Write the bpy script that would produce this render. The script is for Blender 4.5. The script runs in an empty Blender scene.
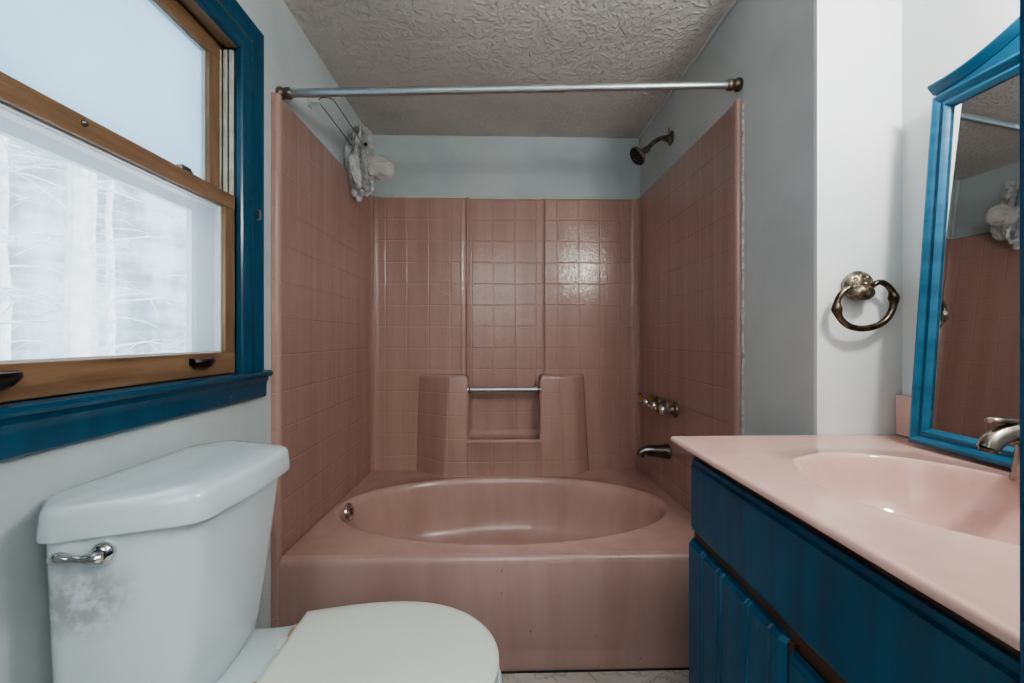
import bpy, bmesh, math, random
from mathutils import Vector, Matrix, noise as mnoise
random.seed(7)
PI = math.pi
sc = bpy.context.scene
COL = sc.collection

# ------------------------------------------------------------------ materials
def srgb(r, g, b):
    def f(c):
        c /= 255.0
        return c / 12.92 if c <= .04045 else ((c + .055) / 1.055) ** 2.4
    return (f(r), f(g), f(b), 1)

def newmat(name):
    m = bpy.data.materials.new(name); m.use_nodes = True
    nt = m.node_tree; b = nt.nodes['Principled BSDF']
    return m, nt, b

def N(nt, t, **kw):
    n = nt.nodes.new(t)
    for k, v in kw.items():
        if k.startswith('i_'):
            n.inputs[k[2:].replace('_', ' ')].default_value = v
        else:
            setattr(n, k, v)
    return n

def L(nt, a, b): nt.links.new(a, b)

def math_(nt, op, a, b=None, c=None):
    n = nt.nodes.new('ShaderNodeMath'); n.operation = op
    for i, v in enumerate((a, b, c)):
        if v is None: continue
        if isinstance(v, (int, float)): n.inputs[i].default_value = v
        else: nt.links.new(v, n.inputs[i])
    return n.outputs[0]

def smooth(nt, v, lo, hi, a=0.0, b=1.0):
    n = nt.nodes.new('ShaderNodeMapRange'); n.interpolation_type = 'SMOOTHSTEP'
    nt.links.new(v, n.inputs[0])
    for i, x in enumerate((lo, hi, a, b)): n.inputs[i + 1].default_value = x
    return n.outputs[0]

def mixc(nt, fac, a, b, mode='MIX'):
    n = nt.nodes.new('ShaderNodeMix'); n.data_type = 'RGBA'; n.blend_type = mode
    if isinstance(fac, (int, float)): n.inputs[0].default_value = fac
    else: nt.links.new(fac, n.inputs[0])
    for i, v in ((6, a), (7, b)):
        if isinstance(v, tuple): n.inputs[i].default_value = v
        else: nt.links.new(v, n.inputs[i])
    return n.outputs[2]

def pos(nt): return N(nt, 'ShaderNodeNewGeometry').outputs['Position']

def noise(nt, vec, scale, detail=3, rough=.5, dist=0):
    n = N(nt, 'ShaderNodeTexNoise')
    n.inputs['Scale'].default_value = scale; n.inputs['Detail'].default_value = detail
    n.inputs['Roughness'].default_value = rough; n.inputs['Distortion'].default_value = dist
    nt.links.new(vec, n.inputs['Vector'])
    return n.outputs[0]

def mapping(nt, vec, scale=(1, 1, 1), rot=(0, 0, 0), loc=(0, 0, 0)):
    m = N(nt, 'ShaderNodeMapping')
    m.inputs['Scale'].default_value = scale; m.inputs['Rotation'].default_value = rot; m.inputs['Location'].default_value = loc
    nt.links.new(vec, m.inputs['Vector'])
    return m.outputs[0]

def bump(nt, b, h, strength=.5, dist=.002, prev=None):
    n = N(nt, 'ShaderNodeBump')
    n.inputs['Strength'].default_value = strength; n.inputs['Distance'].default_value = dist
    nt.links.new(h, n.inputs['Height'])
    if prev is not None: nt.links.new(prev, n.inputs['Normal'])
    nt.links.new(n.outputs[0], b.inputs['Normal'])
    return n.outputs[0]

def blotchy(name, c1, c2, scale=4, rough=.5, lo=.35, hi=.7, metallic=0, bscale=None, bdist=.001, coat=0, spec=.5):
    m, nt, b = newmat(name)
    p = pos(nt)
    f = smooth(nt, noise(nt, p, scale, 5, .6), lo, hi)
    L(nt, mixc(nt, f, c1, c2), b.inputs['Base Color'])
    b.inputs['Roughness'].default_value = rough; b.inputs['Metallic'].default_value = metallic
    b.inputs['Coat Weight'].default_value = coat; b.inputs['Specular IOR Level'].default_value = spec
    if bscale: bump(nt, b, noise(nt, p, bscale, 3), .5, bdist)
    return m

M = {}
M['wall'] = blotchy('drywall_paint', srgb(196, 205, 206), srgb(184, 194, 196), 3, .55, bscale=60, bdist=.0006)
M['wall_grey'] = blotchy('grey_wall_paint', srgb(196, 200, 199), srgb(184, 189, 189), 2.5, .5, bscale=50, bdist=.0008)
M['wall_white'] = blotchy('white_wall_paint', srgb(226, 229, 228), srgb(214, 220, 222), 2, .4, bscale=40, bdist=.0008)
M['hall'] = blotchy('hall_paint', srgb(160, 160, 158), srgb(150, 150, 148), 2, .6)
M['caulk'] = blotchy('white_caulk', srgb(205, 208, 205), srgb(150, 140, 130), 45, .6, bscale=120, bdist=.003)
M['trim'] = blotchy('white_trim_paint', srgb(200, 208, 208), srgb(190, 198, 198), 5, .5)

# ceiling: stomped plaster texture
m, nt, b = newmat('textured_ceiling'); p = pos(nt)
def fans(scale, off, n):
    """brush-stomp fans: strokes radiating from the centre of each cell"""
    q = mapping(nt, p, (scale, scale, 0), loc=off)
    q2 = N(nt, 'ShaderNodeVectorMath', operation='ADD'); L(nt, q, q2.inputs[0])
    nn = N(nt, 'ShaderNodeTexNoise'); nn.inputs['Scale'].default_value = 2.2; L(nt, q, nn.inputs['Vector'])
    L(nt, mapping(nt, nn.outputs['Color'], (.6, .6, 0)), q2.inputs[1])
    vo = N(nt, 'ShaderNodeTexVoronoi'); vo.voronoi_dimensions = '2D'; vo.inputs['Scale'].default_value = 1; L(nt, q2.outputs[0], vo.inputs['Vector'])
    dv = N(nt, 'ShaderNodeVectorMath', operation='SUBTRACT'); L(nt, q2.outputs[0], dv.inputs[0]); L(nt, vo.outputs['Position'], dv.inputs[1])
    sx = N(nt, 'ShaderNodeSeparateXYZ'); L(nt, dv.outputs[0], sx.inputs[0])
    ang = math_(nt, 'ARCTAN2', sx.outputs[1], sx.outputs[0])
    w = math_(nt, 'SINE', math_(nt, 'ADD', math_(nt, 'MULTIPLY', ang, float(n)), math_(nt, 'MULTIPLY', noise(nt, p, 26, 3), 13.0)))
    w = smooth(nt, w, -.1, 1)
    br = smooth(nt, noise(nt, p, 34, 2), .40, .52)
    return math_(nt, 'MULTIPLY', math_(nt, 'MULTIPLY', w, br), smooth(nt, vo.outputs['Distance'], .05, .2))
h = math_(nt, 'MAXIMUM', fans(5.5, (0, 0, 0), 9), fans(6.5, (.45, .3, 0), 7))
h = math_(nt, 'ADD', h, math_(nt, 'MULTIPLY', noise(nt, p, 70, 3), .3))
bump(nt, b, h, .6, .007)
L(nt, mixc(nt, smooth(nt, noise(nt, p, 2.2, 4), .35, .7), srgb(214, 211, 207), srgb(205, 202, 197)), b.inputs['Base Color'])
b.inputs['Roughness'].default_value = .65
M['ceiling'] = m

def tile_mat(name, axis, base, base2, rough=.11):
    """moulded pink panel pressed into 12 cm squares"""
    m, nt, b = newmat(name); p = pos(nt)
    s = N(nt, 'ShaderNodeSeparateXYZ'); L(nt, p, s.inputs[0])
    def line(out, o, t):
        q = math_(nt, 'DIVIDE', math_(nt, 'SUBTRACT', out, o), t)
        d = math_(nt, 'ABSOLUTE', math_(nt, 'SUBTRACT', math_(nt, 'FRACT', math_(nt, 'ADD', q, .5)), .5))
        return math_(nt, 'MULTIPLY', d, t)
    t = .1205
    do = {'X': (s.outputs[0], .0836), 'Y': (s.outputs[1], 1.4615)}[axis]
    d1 = line(do[0], do[1] - 12 * t, t)
    d2 = line(s.outputs[2], 1.883 - 20 * t, t)
    d = math_(nt, 'MINIMUM', d1, d2)
    g = smooth(nt, d, .0005, .0042)
    peel = noise(nt, p, 85, 2, .55)
    wob = noise(nt, p, 9, 2)
    h = math_(nt, 'ADD', math_(nt, 'MULTIPLY', g, 1.0), math_(nt, 'MULTIPLY', peel, .7))
    h = math_(nt, 'ADD', h, math_(nt, 'MULTIPLY', wob, .8))
    bump(nt, b, h, .5, .0035)
    streak = noise(nt, mapping(nt, p, (14, 14, .9)), 1, 4, .6)
    c = mixc(nt, smooth(nt, streak, .35, .7), base, base2)
    groove = smooth(nt, d, .0, .0022, 1, 0)
    c = mixc(nt, math_(nt, 'MULTIPLY', groove, .25), c, srgb(205, 172, 162))  # lighter tint paints the highlight along the pressed lines
    L(nt, c, b.inputs['Base Color'])
    b.inputs['Roughness'].default_value = rough
    b.inputs['Specular IOR Level'].default_value = .5
    return m
PK1, PK2 = srgb(182, 149, 140), srgb(173, 140, 131)
M['tile_back'] = tile_mat('pink_tile_back', 'X', PK1, PK2)
M['tile_side'] = tile_mat('pink_tile_side', 'Y', PK1, PK2, .2)

def pink(name, c1, c2, rough, streaks=True, spots=False):
    m, nt, b = newmat(name); p = pos(nt)
    f = smooth(nt, noise(nt, mapping(nt, p, (9, 9, 1.2)) if streaks else p, 1 if streaks else 4, 5, .6), .38, .7)
    c = mixc(nt, f, c1, c2)
    if spots:
        sp = smooth(nt, noise(nt, p, 55, 2), .72, .76)
        c = mixc(nt, math_(nt, 'MULTIPLY', sp, .5), c, srgb(92, 66, 58))
    L(nt, c, b.inputs['Base Color']); b.inputs['Roughness'].default_value = rough
    bump(nt, b, noise(nt, p, 7, 3), .25, .004)
    return m
M['pink_plain'] = pink('pink_gloss', PK1, PK2, .2)
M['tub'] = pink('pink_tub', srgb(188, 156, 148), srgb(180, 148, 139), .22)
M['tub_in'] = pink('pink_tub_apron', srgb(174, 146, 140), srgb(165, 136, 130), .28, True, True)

# countertop
m, nt, b = newmat('pink_counter'); p = pos(nt)
f = smooth(nt, noise(nt, p, 6, 5, .6, .6), .4, .7)
c = mixc(nt, f, srgb(220, 184, 174), srgb(213, 175, 165))
sp = smooth(nt, noise(nt, p, 85, 1), .80, .84)
c = mixc(nt, math_(nt, 'MULTIPLY', sp, .55), c, srgb(160, 112, 98))
L(nt, c, b.inputs['Base Color']); b.inputs['Roughness'].default_value = .08
M['counter'] = m

# painted blue wood
def blue(name, c1, c2, rough=.38, wear=True, vertical=False):
    m, nt, b = newmat(name); p = pos(nt)
    f = smooth(nt, noise(nt, mapping(nt, p, (3, 3, 18) if not vertical else (20, 20, 2)), 1.5, 4), .35, .7)
    c = mixc(nt, f, c1, c2)
    if wear:
        w = smooth(nt, noise(nt, p, 38, 5, .7), .70, .76)
        c = mixc(nt, w, c, srgb(120, 135, 140))
    L(nt, c, b.inputs['Base Color']); b.inputs['Roughness'].default_value = rough
    bump(nt, b, noise(nt, mapping(nt, p, (8, 8, 60) if not vertical else (60, 60, 8)), 1, 3), .35, .0012)
    return m
M['blue_trim'] = blue('blue_window_paint', srgb(20, 74, 100), srgb(14, 66, 92), .25, True, True)
M['blue_cab'] = blue('blue_cabinet_paint', srgb(4, 78, 108), srgb(3, 64, 92), .4, True, True)
M['blue_mirror'] = blue('blue_mirror_paint', srgb(44, 106, 138), srgb(28, 86, 116), .35, True)
M['blue_door'] = blue('blue_door_paint', srgb(14, 74, 108), srgb(8, 60, 92), .5, False, True)

def wood(name, c1, c2, c3, rot=0, rough=.4):
    m, nt, b = newmat(name); p = pos(nt)
    sc_ = (30, 3, 30) if rot == 0 else (30, 30, 3)
    q = mapping(nt, p, sc_)
    f = smooth(nt, noise(nt, q, 1.4, 5, .6, .4), .3, .7)
    c = mixc(nt, f, c1, c2)
    st = smooth(nt, noise(nt, mapping(nt, p, tuple(x * .35 for x in sc_)), 1, 5, .65), .56, .72)
    c = mixc(nt, math_(nt, 'MULTIPLY', st, .75), c, c3)
    L(nt, c, b.inputs['Base Color']); b.inputs['Roughness'].default_value = rough
    bump(nt, b, noise(nt, q, 3, 3), .3, .0008)
    return m
WO = (srgb(142, 114, 88), srgb(114, 88, 66), srgb(66, 48, 38))
M['wood_h'] = wood('stained_sash_wood', *WO)
M['wood_v'] = wood('stained_sash_wood_upright', *WO, rot=1)
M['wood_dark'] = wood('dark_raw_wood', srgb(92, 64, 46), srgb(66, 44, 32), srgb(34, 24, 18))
M['wood_raw'] = wood('worn_cabinet_wood', srgb(128, 84, 46), srgb(84, 54, 32), srgb(30, 24, 20))
M['track'] = blotchy('cream_vinyl_track', srgb(205, 203, 190), srgb(180, 178, 165), 20, .5)
M['track_dark'] = blotchy('dark_track_slot', srgb(45, 44, 40), srgb(30, 30, 28), 20, .7)
M['bronze_lift'] = blotchy('dark_bronze', srgb(62, 52, 46), srgb(40, 34, 30), 40, .35, metallic=.7)
M['storm'] = blotchy('storm_frame_paint', srgb(205, 218, 226), srgb(190, 205, 214), 10, .6)
M['ceramic'] = blotchy('white_porcelain', srgb(204, 217, 221), srgb(196, 209, 214), 3, .1, coat=.3)
M['seat'] = blotchy('seat_plastic', srgb(212, 216, 208), srgb(206, 211, 203), 3, .3)
m, nt, b = newmat('tank_porcelain'); p = pos(nt)
s = N(nt, 'ShaderNodeVectorMath', operation='DISTANCE'); L(nt, mapping(nt, p, (1, 1, 1.0)), s.inputs[0]); s.inputs[1].default_value = (-.635, .69, .70)
sm = math_(nt, 'MULTIPLY', smooth(nt, s.outputs['Value'], .02, .085, 1, 0), smooth(nt, noise(nt, p, 30, 5, .7), .38, .62))
L(nt, mixc(nt, math_(nt, 'MULTIPLY', sm, .7), srgb(204, 217, 222), srgb(140, 142, 140)), b.inputs['Base Color'])
b.inputs['Roughness'].default_value = .1; b.inputs['Coat Weight'].default_value = .3
M['tank'] = m
M['hinge'] = blotchy('stained_hinge_plastic', srgb(190, 178, 150), srgb(150, 120, 80), 60, .5)

def metal(name, c, rough=.2, c2=None, scale=30):
    return blotchy(name, c, c2 or c, scale, rough, metallic=1)
M['chrome'] = metal('chrome', srgb(215, 215, 212), .08)
M['nickel'] = metal('brushed_nickel', srgb(175, 168, 158), .25, srgb(140, 132, 122))
M['steel_rod'] = metal('dull_steel', srgb(186, 194, 196), .42, srgb(178, 184, 186))
M['dark_metal'] = metal('tarnished_metal', srgb(146, 136, 122), .28, srgb(92, 82, 70), 50)
M['gunmetal'] = metal('dull_grey_metal', srgb(140, 138, 134), .3, srgb(105, 102, 98), 25)
M['brass'] = metal('brass', srgb(196, 148, 62), .25, srgb(140, 98, 40))
M['black_hole'] = blotchy('black_rubber', srgb(22, 20, 18), srgb(34, 30, 28), 50, .6)
m, nt, b = newmat('antique_bronze_relief'); p = pos(nt)
h = noise(nt, p, 60, 2, .5, .8)
c = mixc(nt, smooth(nt, h, .35, .75), srgb(88, 76, 64), srgb(168, 160, 142))
L(nt, c, b.inputs['Base Color']); b.inputs['Metallic'].default_value = .85; b.inputs['Roughness'].default_value = .38
bump(nt, b, h, .7, .004); M['relief'] = m
M['bronze'] = metal('antique_bronze', srgb(120, 110, 96), .32, srgb(66, 54, 46), 45)

m, nt, b = newmat('mirror_silver')
b.inputs['Base Color'].default_value = (.78, .80, .80, 1); b.inputs['Metallic'].default_value = 1; b.inputs['Roughness'].default_value = .015
p = pos(nt)
fs = smooth(nt, noise(nt, p, 55, 4, .75), .66, .8)
L(nt, mixc(nt, math_(nt, 'MULTIPLY', fs, .35), (.78, .80, .80, 1), (.55, .58, .58, 1)), b.inputs['Base Color'])
M['mirror'] = m

# panes
def pane(name, clear, tint):
    m = bpy.data.materials.new(name); m.use_nodes = True; nt = m.node_tree
    nt.nodes.clear()
    out = N(nt, 'ShaderNodeOutputMaterial')
    p = pos(nt)
    f = smooth(nt, noise(nt, p, 5, 5, .6), .3, .75)
    col = mixc(nt, f, tint, (tint[0] * .9, tint[1] * .93, tint[2] * .95, 1))
    tr = N(nt, 'ShaderNodeBsdfTranslucent'); L(nt, col, tr.inputs[0])
    di = N(nt, 'ShaderNodeBsdfDiffuse'); di.inputs[0].default_value = (.5, .56, .6, 1)
    mx = N(nt, 'ShaderNodeMixShader'); mx.inputs[0].default_value = .12
    L(nt, tr.outputs[0], mx.inputs[1]); L(nt, di.outputs[0], mx.inputs[2])
    tp = N(nt, 'ShaderNodeBsdfTransparent')
    m2 = N(nt, 'ShaderNodeMixShader'); m2.inputs[0].default_value = clear
    L(nt, mx.outputs[0], m2.inputs[1]); L(nt, tp.outputs[0], m2.inputs[2])
    gl = N(nt, 'ShaderNodeBsdfGlossy'); gl.inputs['Roughness'].default_value = .15
    m3 = N(nt, 'ShaderNodeMixShader'); m3.inputs[0].default_value = .03
    L(nt, m2.outputs[0], m3.inputs[1]); L(nt, gl.outputs[0], m3.inputs[2])
    L(nt, m3.outputs[0], out.inputs[0])
    return m
M['pane_low'] = pane('misted_glass', .74, (.90, .96, 1.0, 1))
M['pane_up'] = pane('frosted_glass', .08, (.68, .81, .88, 1))

m, nt, b = newmat('marble_vinyl'); p = pos(nt)
v = noise(nt, p, 9, 5, .6, 1.2)
vein = smooth(nt, math_(nt, 'ABSOLUTE', math_(nt, 'SUBTRACT', v, .5)), 0, .035, 1, 0)
c = mixc(nt, smooth(nt, noise(nt, p, 3, 4), .35, .7), srgb(205, 198, 192), srgb(180, 172, 166))
L(nt, mixc(nt, math_(nt, 'MULTIPLY', vein, .5), c, srgb(110, 102, 98)), b.inputs['Base Color']); b.inputs['Roughness'].default_value = .35
M['floor'] = m
M['snow'] = blotchy('snow', srgb(238, 244, 250), srgb(225, 234, 244), 2, .7)
M['bark'] = blotchy('snowy_bark', srgb(238, 240, 240), srgb(190, 200, 206), 6, .8)
M['twig'] = blotchy('frosted_twig', srgb(216, 226, 232), srgb(170, 188, 200), 8, .8)

# plastic film
m, nt, b = newmat('crumpled_white_film'); p = pos(nt)
c = mixc(nt, smooth(nt, noise(nt, p, 40, 4), .4, .65), srgb(222, 224, 222), srgb(190, 192, 190))
L(nt, c, b.inputs['Base Color']); b.inputs['Roughness'].default_value = .22
b.inputs['Transmission Weight'].default_value = .25; b.inputs['Alpha'].default_value = .9
bump(nt, b, noise(nt, mapping(nt, p, (60, 60, 16)), 1, 4, .6, 1), .6, .004); M['film'] = m
m, nt, b = newmat('clear_film'); p = pos(nt)
b.inputs['Base Color'].default_value = srgb(228, 222, 218); b.inputs['Roughness'].default_value = .15
b.inputs['Alpha'].default_value = .5
bump(nt, b, noise(nt, p, 40, 4, .6, 1), .8, .006); M['film_clear'] = m

# ------------------------------------------------------------------ mesh helpers
def BM(): return bmesh.new()

def box(bm, x0, x1, y0, y1, z0, z1):
    v = [bm.verts.new((x, y, z)) for x in (x0, x1) for y in (y0, y1) for z in (z0, z1)]
    for f in ((0, 1, 3, 2), (4, 6, 7, 5), (0, 4, 5, 1), (2, 3, 7, 6), (0, 2, 6, 4), (1, 5, 7, 3)):
        bm.faces.new([v[i] for i in f])
    return v

def loft(bm, rings, closed=True, cap0=True, cap1=True):
    R = [[bm.verts.new(p) for p in r] for r in rings]
    n = len(R[0])
    for a, b_ in zip(R, R[1:]):
        for i in range(n if closed else n - 1):
            j = (i + 1) % n
            bm.faces.new((a[i], a[j], b_[j], b_[i]))
    if cap0: bm.faces.new(list(reversed(R[0])))
    if cap1: bm.faces.new(R[-1])
    return R

def tube(bm, pts, r, seg=14, closed=False, caps=True, flat=1.0):
    pts = [Vector(p) for p in pts]; n = len(pts)
    rs = r if isinstance(r, (list, tuple)) else [r] * n
    rings = []; up = None
    for i, p in enumerate(pts):
        if closed: t = (pts[(i + 1) % n] - pts[i - 1]).normalized()
        else: t = (pts[min(i + 1, n - 1)] - pts[max(i - 1, 0)]).normalized()
        if up is None:
            a = Vector((0, 0, 1)) if abs(t.z) < .9 else Vector((1, 0, 0))
            up = (a - t * a.dot(t)).normalized()
        else: up = (up - t * up.dot(t)).normalized()
        s = t.cross(up)
        rings.append([p + (up * math.cos(2 * PI * k / seg) * flat + s * math.sin(2 * PI * k / seg)) * rs[i] for k in range(seg)])
    if closed:
        R = [[bm.verts.new(q) for q in r_] for r_ in rings]
        for i in range(n):
            a, b_ = R[i], R[(i + 1) % n]
            for k in range(seg):
                bm.faces.new((a[k], a[(k + 1) % seg], b_[(k + 1) % seg], b_[k]))
    else: loft(bm, rings, True, caps, caps)

def lathe(bm, prof, origin, axis, seg=32):
    """prof: list of (radius, distance along axis)"""
    o = Vector(origin); ax = Vector(axis).normalized()
    a = Vector((0, 0, 1)) if abs(ax.z) < .9 else Vector((1, 0, 0))
    u = (a - ax * a.dot(ax)).normalized(); w = ax.cross(u)
    loft(bm, [[o + ax * d + (u * math.cos(2 * PI * k / seg) + w * math.sin(2 * PI * k / seg)) * max(r, 1e-4) for k in range(seg)] for r, d in prof])

def spline(pts, n=8, closed=False):
    P = [Vector(p) for p in pts]; out = []; m = len(P)
    for i in range(m if closed else m - 1):
        p0 = P[(i - 1) % m] if (closed or i > 0) else P[0]
        p1 = P[i]; p2 = P[(i + 1) % m]; p3 = P[(i + 2) % m] if (closed or i + 2 < m) else P[-1]
        for k in range(n):
            t = k / n
            out.append(.5 * ((2 * p1) + (-p0 + p2) * t + (2 * p0 - 5 * p1 + 4 * p2 - p3) * t * t + (-p0 + 3 * p1 - 3 * p2 + p3) * t ** 3))
    if not closed: out.append(P[-1])
    return out

def chaikin(pts, n=2, q=.25):
    for _ in range(n):
        o = []
        for i in range(len(pts)):
            a, b_ = pts[i], pts[(i + 1) % len(pts)]
            o.append(tuple(a[k] * (1 - q) + b_[k] * q for k in range(len(a))))
            o.append(tuple(a[k] * q + b_[k] * (1 - q) for k in range(len(a))))
        pts = o
    return pts

def empty(name, loc, label=None, cat=None, group=None, kind=None, rot=(0, 0, 0)):
    o = bpy.data.objects.new(name, None); COL.objects.link(o); o.location = loc; o.rotation_euler = rot
    o.empty_display_size = .05
    if label: o['label'] = label
    if cat: o['category'] = cat
    if group: o['group'] = group
    if kind: o['kind'] = kind
    return o

def wloc(o):
    v = Vector(o.location); p = o.parent
    while p: v += Vector(p.location); p = p.parent
    return v

def obj(name, bm, mat, parent=None, smooth_=True, bevel=0, local=False, seg=2, angle=35, origin=None, **props):
    """coordinates in bm are world coordinates unless local=True"""
    bmesh.ops.recalc_face_normals(bm, faces=bm.faces)
    me = bpy.data.meshes.new(name)
    off = Vector((0, 0, 0))
    if not local:
        if parent is not None: off = wloc(parent)
        elif origin is not None: off = Vector(origin)
        bmesh.ops.translate(bm, verts=bm.verts, vec=-off)
    bm.to_mesh(me); bm.free()
    me.materials.append(mat)
    if smooth_:
        me.polygons.foreach_set('use_smooth', [True] * len(me.polygons))
        me.set_sharp_from_angle(angle=math.radians(angle))
    o = bpy.data.objects.new(name, me); COL.objects.link(o)
    if parent is not None: o.parent = parent
    elif origin is not None: o.location = origin
    if bevel:
        md = o.modifiers.new('bevel', 'BEVEL'); md.width = bevel; md.segments = seg; md.limit_method = 'ANGLE'; md.angle_limit = math.radians(40)
        md.harden_normals = False
    for k, v in props.items(): o[k] = v
    return o

def struct(name, bm, mat, **kw):
    return obj(name, bm, mat, smooth_=False, kind='structure', **kw)

# ------------------------------------------------------------------ constants
XL, XR, XV = -.735, .80, 1.02      # left wall, right wall, vanity wall
YB, YA, YN = 2.50, 1.089, .25      # back wall, alcove wall, near wall (room side)
ZC = 2.24
WY0, WY1, WZ0, WZ1 = .51, 1.25, .997, 1.915   # window opening

# ------------------------------------------------------------------ shell
bm = BM(); box(bm, -.9, 1.2, -1.6, 2.65, -.05, 0); struct('floor', bm, M['floor'])
bm = BM(); box(bm, -.95, 1.2, -1.6, 2.65, ZC, ZC + .06); struct('ceiling', bm, M['ceiling'])
bm = BM()
for a in ((YN, WY0, 0, ZC), (WY1, YB + .12, 0, ZC), (WY0, WY1, 0, WZ0 - .02), (WY0, WY1, WZ1, ZC)):
    box(bm, XL - .13, XL, *a)
struct('wall_left', bm, M['wall'])
bm = BM(); box(bm, XL, XR, YB, YB + .12, 0, ZC); struct('wall_back', bm, M['wall'])
bm = BM(); box(bm, XR, XR + .12, YA + .012, YB + .12, 0, ZC); struct('wall_right', bm, M['wall_grey'])
bm = BM(); box(bm, XR, XV, YA, YA + .012, 0, ZC); struct('wall_alcove', bm, M['wall_white'])
bm = BM(); box(bm, XV, XV + .1, YN - .11, YA + .012, 0, ZC); struct('wall_vanity', bm, M['wall_white'])
bm = BM()
box(bm, .325, XV, YN - .11, YN, 0, ZC); box(bm, XL - .13, -.50, YN - .11, YN, 0, ZC); box(bm, -.50, .325, YN - .11, YN, 2.05, ZC)
struct('wall_near', bm, M['wall'])
bm = BM()
box(bm, -.95, -.85, -1.6, YN - .11, 0, ZC); box(bm, 1.1, 1.2, -1.6, YN - .11, 0, ZC); box(bm, -.85, 1.1, -1.6, -1.5, 0, ZC)
struct('wall_hall', bm, M['hall'])
# white corner beads in the wet corner and beside the surround
bm = BM()
tube(bm, [(XL + .006, YB - .006, 1.885), (XL + .006, YB - .006, ZC)], .008, 8)
tube(bm, [(XR - .006, YB - .006, 1.885), (XR - .006, YB - .006, ZC)], .008, 8)
tube(bm, [(XL, YB - .008, 1.889), (XR, YB - .008, 1.889)], .009, 8)
tube(bm, [(XR - .004, 1.45, ZC - .004), (XR - .004, YB, ZC - .004)], .008, 8)
struct('trim_1', bm, M['trim'])
bm = BM()
pts = []; rs = []
for i in range(90):
    z = .02 + i * (1.875 - .02) / 89
    pts.append((XR - .002, 1.424 + .005 * mnoise.noise(Vector((0, 0, z * 14))), z)); rs.append(.0035 + .004 * abs(mnoise.noise(Vector((3, 1, z * 40)))))
tube(bm, pts, rs, 8); struct('trim_2', bm, M['caulk'])
# door jamb at the right edge of the view
d = empty('door_1', (.3, YN, 0), kind='structure')
bm = BM(); box(bm, .3085, .33, YN - .13, YN + .004, 0, 2.05); box(bm, -.5, -.475, YN - .13, YN + .004, 0, 2.05); box(bm, -.475, .3, YN - .13, YN + .004, 2.025, 2.05)
obj('door_frame', bm, M['blue_door'], d, False, .002)
bm = BM(); box(bm, .30, .3085, YN - .08, YN - .045, 0, 2.02)
obj('door_stop', bm, M['blue_door'], d, False, .002)

# ------------------------------------------------------------------ window
w = empty('window_1', (XL, .88, .93), kind='structure')
def casing_ring(bm, y0, y1, z0, z1, width, prof, open_bottom=True):
    """prof: list of (t 0..1 across from inner to outer, proud)"""
    path = [((y0), z0, (-1, 0)), (y0, z1, (-1, 1)), (y1, z1, (1, 1)), (y1, z0, (1, 0))]
    rings = []
    for (y, z, dr) in path:
        rings.append([(XL + pr, y + dr[0] * t * width, z + dr[1] * t * width) for t, pr in prof])
    loft(bm, rings, True)
bm = BM()
casing_ring(bm, WY0 - .006, WY1 - .002, WZ0, WZ1 - .010, .109,
            [(0, 0), (0, .012), (.04, .016), (.12, .016), (.16, .011), (.26, .011), (.32, .015), (.40, .018), (.48, .015), (.54, .013), (.72, .015), (.78, .017), (.84, .020), (.95, .021), (1, .018), (1, 0)])
obj('casing', bm, M['blue_trim'], w, True, angle=20)
bm = BM()
prof = [(-.045, .977), (-.045, .997), (.024, .997), (.031, .994), (.034, .987), (.031, .980), (.024, .977)]
loft(bm, [[(XL + x, y, z) for x, z in prof] for y in (.355, 1.380)])
obj('stool', bm, M['blue_trim'], w, True)
bm = BM()
prof = [(0, .977), (.024, .977), (.024, .969), (.020, .962), (.018, .952), (.018, .925), (.017, .919), (.010, .914), (0, .914)]
loft(bm, [[(XL + x, y, z) for x, z in prof] for y in (.375, 1.372)])
obj('apron', bm, M['blue_trim'], w, True, angle=25)
# jambs and head
bm = BM()
box(bm, XL - .13, XL, WY0 - .012, WY0, WZ0, WZ1); box(bm, XL - .13, XL, WY1, WY1 + .012, WZ0, WZ1)
obj('jamb', bm, M['storm'], w, False)
bm = BM(); box(bm, XL - .13, XL + .002, WY0, WY1, WZ1 - .006, WZ1 + .012)
box(bm, XL - .03, XL + .002, WY0, WY1, WZ1 - .012, WZ1 - .006)
obj('head', bm, M['wood_h'], w, False, .002)
bm = BM(); box(bm, XL - .13, XL - .03, WY0, WY1, WZ0 - .02, WZ0 + .004); obj('sill', bm, M['storm'], w, False)
for yy, s in ((WY1, -1), (WY0, 1)):
    bm = BM()
    for x0 in (-.038, -.022, -.006):
        box(bm, XL + x0 - .010, XL + x0, min(yy, yy + s * .010), max(yy, yy + s * .010), 1.49, WZ1 - .02)
    t_ = obj('track', bm, M['track'], w, False, .001)
    bm = BM(); box(bm, XL - .045, XL, min(yy, yy + s * .003), max(yy, yy + s * .003), 1.49, WZ1 - .02)
    obj('track_slot', bm, M['track_dark'], t_, False)
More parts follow.
